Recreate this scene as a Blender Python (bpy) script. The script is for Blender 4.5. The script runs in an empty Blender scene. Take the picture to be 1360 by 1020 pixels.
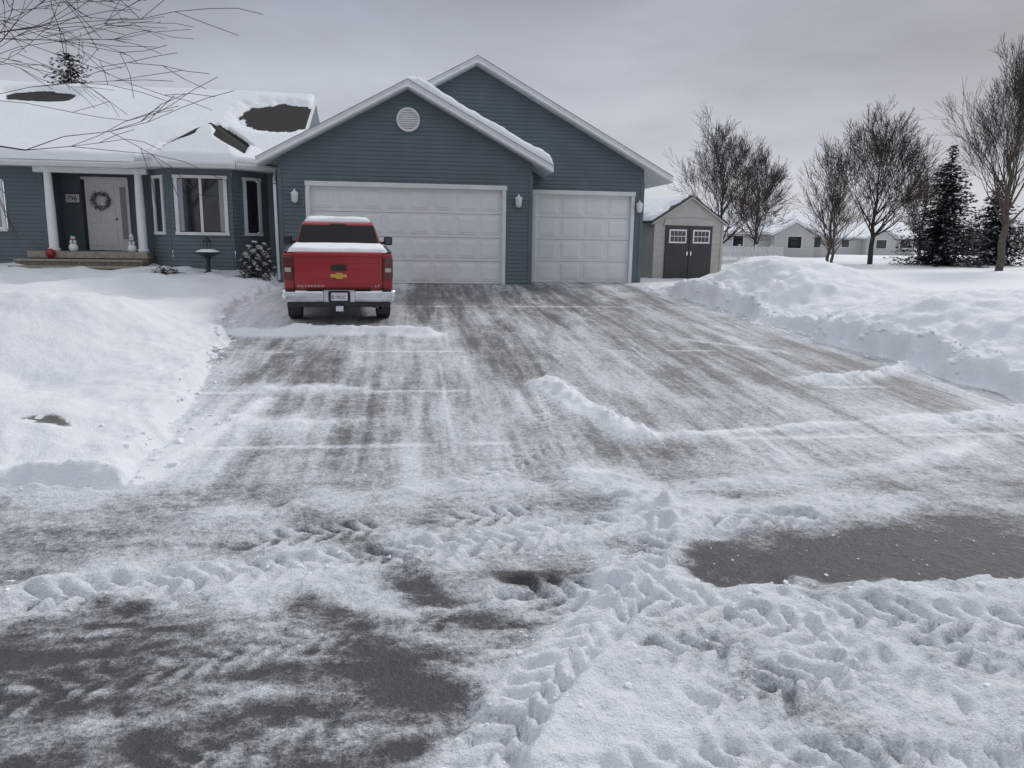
import bpy, bmesh, numpy as np, math, random
from mathutils import Vector, Matrix
random.seed(7)
rng=np.random.RandomState(3)
D=bpy.data
scene=bpy.context.scene
# ------------------------------------------------------------------ noise
TAB=rng.rand(256,256)
def vnoise(x,y,seed=0):
    x=np.asarray(x,float)+seed*17.31; y=np.asarray(y,float)+seed*9.77
    xi=np.floor(x).astype(int); yi=np.floor(y).astype(int)
    fx=x-xi; fy=y-yi
    fx=fx*fx*fx*(fx*(fx*6-15)+10); fy=fy*fy*fy*(fy*(fy*6-15)+10)
    a=TAB[xi&255,yi&255]; b=TAB[(xi+1)&255,yi&255]; c=TAB[xi&255,(yi+1)&255]; d=TAB[(xi+1)&255,(yi+1)&255]
    return (a*(1-fx)+b*fx)*(1-fy)+(c*(1-fx)+d*fx)*fy
def fbm(x,y,seed=0,o=4,g=0.5):
    s=0;a=1;t=0
    ca,sa=math.cos(0.6),math.sin(0.6)
    for i in range(o):
        s=s+a*vnoise(x,y,seed+i*3);t+=a;a*=g
        x,y=(x*ca-y*sa)*2.03,(x*sa+y*ca)*2.03
    return s/t
def S(x,a=0.,b=1.):
    t=np.clip((np.asarray(x,float)-a)/(b-a),0,1);return t*t*(3-2*t)
# ------------------------------------------------------------------ materials
def newmat(name):
    m=D.materials.new(name);m.use_nodes=True
    nt=m.node_tree;b=nt.nodes["Principled BSDF"];return m,nt,b
def mat(name,col,rough=0.6,metal=0.,var=0.12,scale=6.,bump=0.,bscale=60.,coat=0.,spec=None):
    m,nt,b=newmat(name)
    N=nt.nodes;L=nt.links
    tc=N.new("ShaderNodeTexCoord")
    n=N.new("ShaderNodeTexNoise");n.inputs["Scale"].default_value=scale;n.inputs["Detail"].default_value=4
    L.new(tc.outputs["Object"],n.inputs["Vector"])
    r=N.new("ShaderNodeMapRange");r.inputs[1].default_value=.3;r.inputs[2].default_value=.7
    r.inputs[3].default_value=1-var;r.inputs[4].default_value=1+var
    L.new(n.outputs["Fac"],r.inputs[0])
    mx=N.new("ShaderNodeVectorMath");mx.operation='SCALE';mx.inputs[0].default_value=col[:3]
    L.new(r.outputs[0],mx.inputs["Scale"]);L.new(mx.outputs[0],b.inputs["Base Color"])
    b.inputs["Roughness"].default_value=rough;b.inputs["Metallic"].default_value=metal
    b.inputs["Coat Weight"].default_value=coat
    if spec is not None:b.inputs["Specular IOR Level"].default_value=spec
    if bump>0:
        n2=N.new("ShaderNodeTexNoise");n2.inputs["Scale"].default_value=bscale;n2.inputs["Detail"].default_value=3
        L.new(tc.outputs["Object"],n2.inputs["Vector"])
        bp=N.new("ShaderNodeBump");bp.inputs["Strength"].default_value=bump;bp.inputs["Distance"].default_value=.02
        L.new(n2.outputs["Fac"],bp.inputs["Height"]);L.new(bp.outputs[0],b.inputs["Normal"])
    return m
def groundmat(name,dark,dark2,sn0=(.66,.68,.71),sn1=(.82,.835,.86),lo=.22,hi=.85,bstr=.6,streak=(3,.5),drough=.42,thick=(.77,.785,.81)):
    m,nt,b=newmat(name);N=nt.nodes;L=nt.links
    at=N.new("ShaderNodeAttribute");at.attribute_name="cov"
    g=N.new("ShaderNodeNewGeometry")
    def noise(sc,det,rough=.6,sx=1,sy=1):
        n=N.new("ShaderNodeTexNoise");n.inputs["Scale"].default_value=sc;n.inputs["Detail"].default_value=det;n.inputs["Roughness"].default_value=rough
        mp=N.new("ShaderNodeMapping");mp.inputs["Scale"].default_value=(sx,sy,1)
        L.new(g.outputs["Position"],mp.inputs["Vector"]);L.new(mp.outputs[0],n.inputs["Vector"]);return n
    def math_(op,a,bb):
        q=N.new("ShaderNodeMath");q.operation=op
        for i,v in enumerate((a,bb)):
            if isinstance(v,(int,float)):q.inputs[i].default_value=v
            else:L.new(v,q.inputs[i])
        return q.outputs[0]
    n1=noise(7,5,.72);n2=noise(60,2,.7);n3=noise(4,5,.7,*streak);n4=noise(22,4,.75)
    f=at.outputs["Fac"]
    for n,k in((n1,.8),(n4,.9),(n2,.6),(n3,.8)):
        f=math_('ADD',f,math_('MULTIPLY',math_('SUBTRACT',n.outputs[0],.5),k))
    mr=N.new("ShaderNodeMapRange");mr.interpolation_type='SMOOTHSTEP'
    mr.inputs[1].default_value=lo;mr.inputs[2].default_value=hi;L.new(f,mr.inputs[0])
    dk=N.new("ShaderNodeMix");dk.data_type='RGBA';dk.inputs[6].default_value=(*dark,1);dk.inputs[7].default_value=(*dark2,1)
    L.new(n1.outputs[0],dk.inputs[0])
    sn=N.new("ShaderNodeMix");sn.data_type='RGBA';sn.inputs[6].default_value=(*sn0,1);sn.inputs[7].default_value=(*sn1,1)
    s2=N.new("ShaderNodeMapRange");s2.inputs[1].default_value=.3;s2.inputs[2].default_value=.7;L.new(n4.outputs[0],s2.inputs[0]);L.new(s2.outputs[0],sn.inputs[0])
    mx=N.new("ShaderNodeMix");mx.data_type='RGBA'
    L.new(mr.outputs[0],mx.inputs[0]);L.new(dk.outputs[2],mx.inputs[6]);L.new(sn.outputs[2],mx.inputs[7])
    th=N.new("ShaderNodeMapRange");th.inputs[1].default_value=.95;th.inputs[2].default_value=1.5;L.new(f,th.inputs[0])
    m3=N.new("ShaderNodeMix");m3.data_type='RGBA';m3.inputs[7].default_value=(*thick,1)
    L.new(th.outputs[0],m3.inputs[0]);L.new(mx.outputs[2],m3.inputs[6])
    L.new(m3.outputs[2],b.inputs["Base Color"])
    ro=N.new("ShaderNodeMapRange");ro.inputs[3].default_value=drough;ro.inputs[4].default_value=.8;L.new(mr.outputs[0],ro.inputs[0])
    L.new(ro.outputs[0],b.inputs["Roughness"])
    b.inputs["Specular IOR Level"].default_value=.35 if drough<.6 else .15
    h=math_('ADD',math_('MULTIPLY',mr.outputs[0],.5),math_('ADD',math_('MULTIPLY',n4.outputs[0],.9),math_('ADD',math_('MULTIPLY',n2.outputs[0],.35),math_('MULTIPLY',n1.outputs[0],.9))))
    bp=N.new("ShaderNodeBump");bp.inputs["Strength"].default_value=bstr;bp.inputs["Distance"].default_value=.035
    L.new(h,bp.inputs["Height"]);L.new(bp.outputs[0],b.inputs["Normal"])
    return m
M={}
M['ground']=groundmat("snow_ground_mat",(.10,.09,.08),(.2,.19,.17),(.72,.74,.77),(.82,.835,.86),bstr=.6)
M['drive']=groundmat("driveway_mat",(.070,.071,.070),(.145,.145,.142),(.46,.48,.505),(.66,.68,.71),.10,1.0,.6)
M['road']=groundmat("road_mat",(.033,.034,.036),(.10,.103,.107),(.48,.50,.525),(.69,.71,.74),.12,.98,.85,(.7,2.2),thick=(.73,.75,.78))
M['snow']=mat("snow",(.78,.795,.82),.8,var=.05,scale=3,bump=.5,bscale=14)
M['siding']=mat("siding",(.100,.130,.148),.55,var=.10,scale=1.5)
M['trim']=mat("trim",(.66,.67,.67),.5,var=.06,scale=3)
M['door']=mat("garage_door_paint",(.71,.72,.71),.45,var=.05,scale=2)
M['shingle']=mat("shingle",(.05,.048,.045),.9,var=.35,scale=18,bump=.5,bscale=25)
M['glass']=mat("window_glass",(.02,.024,.028),.05,var=.3,scale=2,spec=.8)
M['autoglass']=mat("auto_glass",(.008,.008,.009),.12,var=.2,scale=2,spec=.35)
M['red']=mat("truck_red",(.32,.006,.010),.35,var=.08,scale=2,coat=.4)
M['chrome']=mat("chrome",(.72,.73,.75),.2,metal=1.,var=.1,scale=8)
M['black']=mat("black_plastic",(.018,.018,.019),.5,var=.2,scale=10)
M['rubber']=mat("tire_rubber",(.022,.022,.022),.85,var=.3,scale=20,bump=.3,bscale=80)
M['tail']=mat("tail_lens",(.10,.003,.005),.15,var=.2,scale=30,coat=.6)
M['lens']=mat("clear_lens",(.45,.38,.36),.2,var=.1,scale=30)
M['curtain']=mat("curtain_cloth",(.30,.31,.32),.8,var=.1,scale=10)
M['gold']=mat("gold",(.6,.38,.08),.3,metal=.7)
M['plate']=mat("plate",(.62,.64,.66),.4,var=.1,scale=40)
M['bark']=mat("bark",(.05,.040,.036),.9,var=.35,scale=10)
M['twig']=mat("twig",(.065,.045,.041),.9,var=.3,scale=3)
M['bark2']=mat("bark_brown",(.10,.075,.06),.9,var=.3,scale=4)
M['spruce']=mat("spruce_needles",(.016,.028,.022),.8,var=.5,scale=1.5)
M['snowleaf']=mat("snow_on_needles",(.5,.53,.56),.8,var=.2,scale=3)
M['shedwall']=mat("shed_siding",(.40,.39,.355),.65,var=.08,scale=2)
M['sheddoor']=mat("shed_door_paint",(.032,.032,.036),.5,var=.15,scale=4)
M['stone']=mat("step_stone",(.30,.27,.22),.8,var=.2,scale=9,bump=.3,bscale=40)
M['brick']=mat("step_brick",(.20,.16,.12),.85,var=.35,scale=14)
M['white']=mat("white_paint",(.72,.73,.73),.45,var=.05)
M['wreath']=mat("wreath_green",(.16,.18,.15),.9,var=.5,scale=30)
M['farhouse']=mat("far_house_wall",(.50,.50,.49),.7,var=.06)
M['redball']=mat("red_ball",(.3,.01,.01),.3)
M['leaf']=mat("shrub_leaf",(.03,.034,.022),.8,var=.5,scale=8)
M['orange']=mat("orange",(.5,.18,.03),.6)
# ------------------------------------------------------------------ helpers
def empty(name,loc=(0,0,0),rot=(0,0,0),sc=1):
    e=D.objects.new(name,None);scene.collection.objects.link(e);e.location=loc;e.rotation_euler=rot;e.scale=(sc,sc,sc);return e
def mesh_obj(name,verts,faces,mats,parent=None,smooth=False,mi=None,bevel=0):
    me=D.meshes.new(name);me.from_pydata([tuple(v) for v in verts],[],faces)
    if not isinstance(mats,(list,tuple)):mats=[mats]
    for m in mats:me.materials.append(m)
    if mi is not None:me.polygons.foreach_set("material_index",mi)
    if smooth:me.polygons.foreach_set("use_smooth",[True]*len(me.polygons))
    me.update()
    o=D.objects.new(name,me);scene.collection.objects.link(o)
    if parent:o.parent=parent
    if bevel>0:
        b=o.modifiers.new("bevel",'BEVEL');b.width=bevel;b.segments=2;b.limit_method='ANGLE';b.angle_limit=math.radians(35)
    return o
def fixn(o):
    bm=bmesh.new();bm.from_mesh(o.data);bmesh.ops.recalc_face_normals(bm,faces=bm.faces);bm.to_mesh(o.data);bm.free();return o
def box(name,x0,x1,y0,y1,z0,z1,m,parent=None,bevel=0):
    v=[(x0,y0,z0),(x1,y0,z0),(x1,y1,z0),(x0,y1,z0),(x0,y0,z1),(x1,y0,z1),(x1,y1,z1),(x0,y1,z1)]
    f=[(0,3,2,1),(4,5,6,7),(0,1,5,4),(1,2,6,5),(2,3,7,6),(3,0,4,7)]
    return mesh_obj(name,v,f,m,parent,bevel=bevel)
def extr(name,poly,a0,a1,axis,m,parent=None,bevel=0):
    n=len(poly);v=[]
    for a in (a0,a1):
        for p,q in poly:
            v.append((a,p,q) if axis==0 else (p,a,q) if axis==1 else (p,q,a))
    f=[tuple(range(n)),tuple(range(2*n-1,n-1,-1))]+[(i,(i+1)%n,n+(i+1)%n,n+i) for i in range(n)]
    o=mesh_obj(name,v,f,m,parent,bevel=bevel);return fixn(o)
def lathe(name,prof,m,loc=(0,0,0),parent=None,seg=20,axis='Z',smooth=True):
    v=[];f=[];n=len(prof)
    for i in range(seg):
        a=2*math.pi*i/seg
        for r,h in prof:
            if axis=='Z':v.append((loc[0]+r*math.cos(a),loc[1]+r*math.sin(a),loc[2]+h))
            elif axis=='X':v.append((loc[0]+h,loc[1]+r*math.cos(a),loc[2]+r*math.sin(a)))
            else:v.append((loc[0]+r*math.cos(a),loc[1]+h,loc[2]+r*math.sin(a)))
    for i in range(seg):
        j=(i+1)%seg
        for k in range(n-1):f.append((i*n+k,j*n+k,j*n+k+1,i*n+k+1))
    return fixn(mesh_obj(name,v,f,m,parent,smooth=smooth))
def tubes(name,segs,m,parent=None):
    V=[];F=[];MI=[]
    for s in segs:
        p0,p1,r0,r1=s[:4];ns=s[4] if len(s)>4 else 4
        d=(Vector(p1)-Vector(p0))
        if d.length<1e-6:continue
        d.normalize();u=d.orthogonal().normalized();w=d.cross(u);b=len(V)
        for p,r in((p0,r0),(p1,r1)):
            for i in range(ns):
                a=2*math.pi*i/ns;V.append(tuple(Vector(p)+u*(r*math.cos(a))+w*(r*math.sin(a))))
        for i in range(ns):F.append((b+i,b+(i+1)%ns,b+ns+(i+1)%ns,b+ns+i))
        MI+= [s[5] if len(s)>5 else 0]*ns
    return mesh_obj(name,V,F,m,parent,smooth=True,mi=MI)
# ------------------------------------------------------------------ terrain
def geo(a,b,d0,fac):
    out=[];x=a;d=d0;s=1 if b>a else -1
    while (x-b)*s<0:
        d*=fac;x+=s*d;out.append(x)
    return out
xs=np.concatenate([np.array(geo(-14,-480,.12,1.16))[::-1],np.arange(-14,-3.5,.09),np.arange(-3.5,11.5,.026),np.arange(11.5,20,.08),np.array(geo(20,480,.1,1.14))])
ys=np.concatenate([np.array(geo(-20.4,-120,.05,1.25))[::-1],np.arange(-20.4,-15.6,.02),np.arange(-15.6,-8,.045),np.arange(-8,2,.09),np.arange(2,22,.25),np.array(geo(22,600,.3,1.13))])
X,Y=np.meshgrid(xs,ys)
def seg_dist(X,Y,pts):
    best=np.full(X.shape,1e9);sl=np.zeros(X.shape);lat=np.zeros(X.shape);acc=0
    for (x0,y0),(x1,y1) in zip(pts[:-1],pts[1:]):
        dx,dy=x1-x0,y1-y0;l=math.hypot(dx,dy);dx/=l;dy/=l
        t=np.clip((X-x0)*dx+(Y-y0)*dy,0,l);ex=X-x0-t*dx;ey=Y-y0-t*dy
        d=np.hypot(ex,ey);m=d<best
        best=np.where(m,d,best);sl=np.where(m,acc+t,sl);lat=np.where(m,dx*(Y-y0)-dy*(X-x0),lat);acc+=l
    return best,sl,lat
RID=[]
def terrain(X,Y):
    base=np.where(Y<0,.055*np.maximum(Y,-21.),np.minimum(.012*Y,.2))
    en=(fbm(X*1.3,Y*1.3,5,4)-.5)
    XL=np.interp(Y,[-15.6,-14,-9,-6,0],[.25,.2,-.4,-.95,-.95])+en*.5
    XR=np.interp(Y,[-15,-13.5,-11.5,-8.8,-1,1.4],[11.1,11.0,11.0,10.6,9.9,10.2])+en*.7
    dl=np.minimum(XL-X,Y+15.85+en*.35)
    dr=np.minimum(X-XR,Y+15.2+en*.6)
    lump=fbm(X*3.2,Y*3.2,11,5);low=fbm(X*.45,Y*.45,21,3);fine=fbm(X*9,Y*9,31,4);ridg=1-np.abs(2*fbm(X*2.2,Y*2.2,41,4)-1)
    midl=fbm(X*1.1,Y*1.1,23,4)
    # left
    zl=np.interp(Y,[-15.8,-12,-8,-4,0,2],[-.50,-.24,-.06,.08,.36,.42])+(low-.5)*.4+(midl-.5)*.22
    zl=zl+.50*np.exp(-((X+3.3)/1.6)**2-((Y+9.4)/2.0)**2)-.36*np.exp(-((X+2.0)/1.1)**2-((Y+12.4)/1.6)**2)
    zl=zl+.16*np.exp(-((X+1.3)/.5)**2-((Y+5.6)/1.6)**2)
    wl=.42*S(dl,0,.2)+.58*S(dl,.0,2.0)
    zL=base+(zl-base)*wl
    # right
    amp=np.interp(Y,[-15,-12.5,-10,-7.4,-5,-3,-1,1],[.5,.95,1.08,.62,1.12,1.08,.75,.4])
    amp=amp*(1-S(Y,-3,0)*(1-S(X,11,14.5)))
    bank=amp*(.38*S(dr,0,.3)+.62*S(dr,.0,1.9))*(.66+.50*low+.2*midl)
    dsh=np.hypot(X-13,Y-6)
    lawn=-.12+.22*S(dsh,5,16)+(low-.5)*.15+.1*S(Y,12,30)
    wr=S(dr,2.6,6.5)
    wr=np.maximum(wr,S(Y,0,3))
    zR=(base+bank)*(1-wr)+lawn*wr
    zR=np.where((Y<0),np.maximum(zR,base+.0),zR)
    z=base.copy();off=(dl>0)|(dr>0)
    z=np.where(dl>0,zL,z);z=np.where(dr>0,zR,z)
    d=np.maximum(dl,dr)
    near=np.exp(-np.maximum(Y+19,0)/14)
    edge=np.exp(-(np.maximum(d,0)/.8)**2)
    z=z+np.where(off,((lump-.5)*.14*(.22+edge)*S(d,0,.12)+(fine-.5)*.05*(.12+edge)),0)
    z=z+np.where(dr>0,(ridg-.7)*.15*S(dr,0,.5)*(1-wr),0)+np.where(dl>0,(ridg-.7)*.03*S(dl,0,.5),0)
    hole=np.exp(-((X+.80)/.26)**2-((Y+14.72)/.13)**2)*(dl>0)
    z=z-hole*.10
    streakY=fbm(X*2.6,Y*.22,51,4);streakX=fbm(X*.35,Y*3.0,61,4);big=fbm(X*.55,Y*.4,71,3);fineS=fbm(X*9,Y*.7,81,3)
    st=S(Y,-15.2,-16.8)
    sweep=fbm((X*.8+Y*.6)*3,(Y*.8-X*.6)*.5,91,4)
    patch=fbm(X*1.6,Y*1.6,95,5)
    c=.57+(streakY-.5)*.8+(fineS-.5)*.6+(big-.5)*.6+(patch-.5)*.4
    c=c+.10*S(Y,-9,-13)
    cs=.60+(streakX-.5)*.7+(sweep-.5)*.7+(big-.5)*.4+(patch-.5)*.8
    c=c*(1-st)+cs*st
    c=c+.42*S(-X+2.9,0,.5)*S(Y,-8.1,-7.9)
    c=c+.35*np.exp(-((dl)/.8)**2)+.3*np.exp(-((dr)/.7)**2)
    c=c-.30*np.exp(-(((X-5)/3.5)**2+((Y+2.5)/2.5)**2))
    c=c-.25*np.exp(-(((X-9.3)/1.6)**2+((Y+11.0)/2.0)**2))
    for jx in (3.25,6.7):
        jl=np.abs(X-jx+ (fbm(X*2,Y*2,7,2)-.5)*.03);c=c+.25*(jl<.03)*S(Y,-16,-15)*S(fbm(X*.1,Y*.7,int(jx),2),.4,.6)
    for jy in (-4.6,-9.95,-12.6,-14.85):
        c=c+.5*np.exp(-((Y-jy)/.05)**2)*S(fbm(X*.8,Y*.1,int(-jy),2),.40,.52)
    hz=np.zeros(X.shape)
    def ridge(pts,w,h,cv,lumpy=.8,seed=0,brk=.35):
        nonlocal c,hz
        if len(RID)<17:RID.append((pts,w,h))
        dd,s,l=seg_dist(X,Y,pts);ww=w*(.45+1.1*fbm(s*2.3,l*0+seed,seed+3,3))
        bk=S(fbm(X*1.8,Y*1.8,seed+50,4),brk,brk+.2) if brk>=0 else 1.
        g=np.exp(-(dd/ww)**2)*bk
        hz=hz+h*g*(1-lumpy+lumpy*1.8*lump*(0.4+fine))
        c=c+cv*np.exp(-(dd/(ww*1.3))**2)*(.35+.65*bk)*(.6+.8*fine)
    ridge([(-.6,-8.28),(.55,-8.40)],.16,.12,2.0,.3,1,-1)
    ridge([(.70,-8.15),(2.75,-8.25),(3.1,-8.4)],.15,.15,2.4,.2,2,-1)
    ridge([(4.72,-12.2),(4.95,-13.4),(5.3,-14.7)],.16,.11,1.4,.8,3,.0)
    ridge([(5.3,-14.75),(6.8,-14.55),(9.3,-14.1)],.07,.04,.8,1.,4)
    ridge([(8.6,-12.2),(9.8,-12.0),(11.2,-11.2)],.14,.09,1.2,.9,5,.1)
    ridge([(9.2,-14.4),(10.6,-14.1),(12,-14)],.20,.12,1.2,.8,15,.1)
    ridge([(.9,-12.4),(2.0,-12.45)],.22,.03,.75,1.,6,.38)
    ridge([(.7,-14.0),(2.1,-14.1)],.26,.03,.7,1.,7,.38)
    ridge([(-3,-15.95),(.3,-15.85),(1.0,-13)],.10,.05,.7,.9,8,.2)
    ridge([(8,-9.0),(9.3,-10.1)],.06,.03,.7,.5,9)
    ridge([(-1,-18.2),(.2,-17.75),(1.9,-17.5),(4.6,-16.95),(6.,-17.0),(7.2,-16.6)],.24,.05,.6,1.,10,.3)
    ridge([(4.5,-15.9),(4.8,-16.4),(4.9,-17.2)],.2,.07,.7,1.,11,.25)
    ridge([(5.,-16.3),(7.5,-15.9),(9.5,-15.0)],.12,.03,.6,1.,12,.35)
    ridge([(1.2,-16.6),(3.2,-16.0),(4.8,-16.2)],.18,.03,.5,1.,13,.4)
    ridge([(2.8,-19.9),(3.2,-19.2),(3.8,-18.5),(4.3,-17.8)],.12,.06,.6,1.,14,.3)
    ridge([(4.6,-18.2),(6,-18.2),(9,-18.5)],.10,.05,.5,1.,16,.3)
    # snow mass lower right
    xb=np.interp(Y,[-20.4,-19.6,-19.0,-18.5,-18.0,-17.6,-17.3],[2.9,3.05,3.35,3.75,3.95,4.2,4.4])+(lump-.5)*.45
    mass=S(X-xb,-.15,.35)*S(-Y,17.3,17.65)
    Bm=S(X+(lump-.5)*.6,4.55,4.95)*S(Y+(lump-.5)*.5+.04*(X-5),-18.3,-17.9)*S(-Y+(patch-.5)*.8,16.9,17.3)*S(-(X-9.5),0,1)
    c=c+(.55+.5*(midl-.4))*mass*(1-Bm)-.62*Bm*(.1+1.2*streakX)
    hz=hz+(.04+.06*lump)*mass*(1-Bm)
    A=S(-(X-xb),-.1,.35)*S(-Y-(sweep-.5)*.9-(patch-.5)*.6,17.7,18.2)
    c=c-.24*A*(.3+1.2*streakX)
    c=c+A*((fbm(X*1.6+Y*.6,Y*6.5,97,4)-.5)*1.0+(fbm(X*5+Y*2,Y*14,96,3)-.5)*.7)
    c=c-.6*np.exp(-((X-3.65)/.35)**2-((Y+17.75)/.09)**2)-.5*np.exp(-((X-2.9)/.8)**2-((Y+19.0)/.22)**2)
    def track(pts,w,depth,pitch,k=.8,cc=.2,seed=0,thr=.2):
        nonlocal hz,c
        dd,s,l=seg_dist(X,Y,pts)
        l2=l+(lump-.5)*.07
        s2=s+(fbm(X*2.4,Y*2.4,77+seed,3)-.5)*.16
        ph=((s2+k*np.abs(l2))/pitch+.5*(l2>0))%1.
        lug=S(ph,.05,.26)*(1-S(ph,.46,.74))
        ins=1-S(dd+(lump-.5)*.08,w*.42,w*.56)
        m=ins*(S(fbm(X*1.7,Y*1.7,88+seed,3),thr,thr+.28))
        rim=np.exp(-((dd-w*.58)/.05)**2)
        hz=hz-depth*m*lug*(.35+1.2*lump)-depth*.3*m+rim*depth*.5*(lump+.3)*S(midl,.3,.6)
        c=c+cc*m*(1-lug)*.8-cc*.7*m*lug
    track([(3.55,-17.95),(4.5,-18.27),(5.5,-18.52),(6.6,-18.78),(9,-19.3)],.44,.055,.19,seed=1,thr=.1)
    track([(2.95,-19.9),(3.35,-19.2),(3.85,-18.55),(4.35,-17.9),(4.7,-17.1)],.34,.05,.16,seed=2,thr=.15)
    track([(4.9,-18.5),(5.3,-18.9),(5.6,-19.6),(5.7,-20.3)],.34,.045,.16,seed=3)
    track([(3.6,-20.2),(4.3,-19.3),(5.2,-19.05),(6.5,-19.35),(8,-19.9)],.38,.05,.18,seed=4,thr=.22)
    track([(4.2,-18.85),(5.0,-18.75),(6.2,-19.0),(7.5,-19.3)],.36,.045,.18,seed=14,thr=.22)
    track([(3.3,-19.8),(4.4,-19.7),(5.6,-19.9)],.34,.04,.17,seed=15)
    track([(-.6,-18.05),(1.9,-17.52),(3.4,-17.22),(4.6,-16.98),(6.,-17.0)],.36,.045,.17,seed=5,thr=.18)
    track([(1.6,-17.05),(3.2,-16.75),(4.6,-16.6),(5.6,-16.5)],.3,.025,.17,cc=.3,seed=6,thr=.25)
    track([(3.8,-20.3),(5.2,-19.75),(7,-19.95)],.3,.025,.05,k=0,cc=.1,seed=7)
    track([(3.4,-16.0),(4.3,-14.8),(4.6,-13)],.3,.012,.16,cc=.2,seed=8)
    track([(0.2,-18.95),(1.5,-18.6),(3.0,-18.2)],.32,.006,.16,cc=.22,seed=9,thr=.35)
    track([(0.9,-19.6),(2.0,-19.3),(3.0,-18.75)],.32,.006,.16,cc=.22,seed=10,thr=.35)
    cc_=np.clip(c,-.3,2.)
    snw=S(cc_,.45,1.1)
    zd=base+np.clip(cc_,0,1)*.014*(.4+lump)+hz+(fine-.5)*.03*snw*near
    zd=zd+S(-Y,15.8,17.2)*((fbm(X*5,Y*5,99,4)-.5)*.05+(fbm(X*16,Y*16,98,2)-.5)*.02)*S(cc_,.3,1.)
    zo=z+hz*.5
    z=np.where(off,zo,zd)
    cov=np.where(off,1.9,cc_)
    cov=cov-2.6*hole*(fine>.40)
    cov=cov-2.2*np.exp(-((X+3.7)/.6)**2-((Y+.4)/.22)**2)*(lump>.46)*(Y>-1)
    return z,cov,dl,dr
Z,C,DL,DR=terrain(X,Y)
RIDS=list(RID)
ny,nx=X.shape
cat=np.zeros((ny-1,nx-1),int)
xc=.5*(X[:-1,:-1]+X[1:,1:]);yc=.5*(Y[:-1,:-1]+Y[1:,1:])
dlc=DL[:-1,:-1];drc=DR[:-1,:-1]
inside=(dlc<=0)&(drc<=0)
cat[inside&(yc>=-15.85)]=1
cat[inside&(yc<-15.85)]=2
cat[(drc>0)&(drc<4.5)&(yc<1.5)]=3
cat[(dlc>0)&(dlc<3.5)&(yc<-5)]=4
idx=np.arange(ny*nx).reshape(ny,nx)
quads=np.stack([idx[:-1,:-1],idx[:-1,1:],idx[1:,1:],idx[1:,:-1]],-1)
P=np.stack([X,Y,Z],-1).reshape(-1,3);Cf=C.reshape(-1)
for k,(nm,mt) in enumerate([("snow_ground",'ground'),("driveway",'drive'),("road",'road'),("snow_bank",'ground'),("snow_bank",'ground')]):
    q=quads[cat==k]
    u,inv=np.unique(q.reshape(-1),return_inverse=True)
    me=D.meshes.new(nm);me.vertices.add(len(u));me.vertices.foreach_set("co",P[u].astype(np.float32).ravel())
    nf=len(q);me.loops.add(nf*4);me.loops.foreach_set("vertex_index",inv.astype(np.int32).ravel())
    me.polygons.add(nf);me.polygons.foreach_set("loop_start",np.arange(0,nf*4,4,dtype=np.int32))
    me.polygons.foreach_set("use_smooth",np.ones(nf,bool))
    me.update(calc_edges=True)
    a=me.attributes.new("cov",'FLOAT','POINT');a.data.foreach_set("value",Cf[u].astype(np.float32))
    me.materials.append(M[mt])
    o=D.objects.new(nm,me);scene.collection.objects.link(o)
def gz(x,y):
    return float(terrain(np.array([[float(x)]]),np.array([[float(y)]]))[0][0,0])
# snow crumbs along ridges and bank edges (one object)
R=random.Random(11);pts=[]
for (pp,w,h) in RIDS:
    if h<.05:continue
    for (a,b) in zip(pp[:-1],pp[1:]):
        L_=math.hypot(b[0]-a[0],b[1]-a[1])
        for i in range(int(L_*8)):
            t=R.random();pts.append((a[0]+(b[0]-a[0])*t+R.gauss(0,w*.8),a[1]+(b[1]-a[1])*t+R.gauss(0,w*.8),min(.03,abs(R.gauss(0,.009))+.006)))
for i in range(160):pts.append((R.uniform(3.4,8),R.uniform(-19.9,-17.4),abs(R.gauss(0,.006))+.005))
for i in range(160):
    y=R.uniform(-15.5,-3);pts.append((float(np.interp(y,[-14,-9,-6],[.25,-.35,-.9]))+R.gauss(-.05,.15),y,abs(R.gauss(0,.022))+.01))
for i in range(260):
    y=R.uniform(-15,-1);pts.append((float(np.interp(y,[-13.5,-11.5,-8.8,-1],[11.,11.,10.6,9.9]))+R.gauss(.1,.2),y,abs(R.gauss(0,.026))+.01))
PX=np.array([[p[0] for p in pts]]);PY=np.array([[p[1] for p in pts]]);pz=terrain(PX,PY)[0][0]
t_=(1+5**.5)/2
ico=[Vector(v).normalized() for v in [(-1,t_,0),(1,t_,0),(-1,-t_,0),(1,-t_,0),(0,-1,t_),(0,1,t_),(0,-1,-t_),(0,1,-t_),(t_,0,-1),(t_,0,1),(-t_,0,-1),(-t_,0,1)]]
icf=[(0,11,5),(0,5,1),(0,1,7),(0,7,10),(0,10,11),(1,5,9),(5,11,4),(11,10,2),(10,7,6),(7,1,8),(3,9,4),(3,4,2),(3,2,6),(3,6,8),(3,8,9),(4,9,5),(2,4,11),(6,2,10),(8,6,7),(9,8,1)]
V=[];F=[]
for (x,y,r),z in zip(pts,pz):
    b=len(V);sx,sy,sz=R.uniform(.7,1.6),R.uniform(.7,1.6),R.uniform(.5,.9)
    for v in ico:
        k=r*R.uniform(.55,1.3);V.append((x+v.x*k*sx,y+v.y*k*sy,z+v.z*k*sz+r*.1))
    F+=[(b+i,b+j,b+k) for i,j,k in icf]
mesh_obj("snow_clods",V,F,M['snow'],None)
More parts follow.
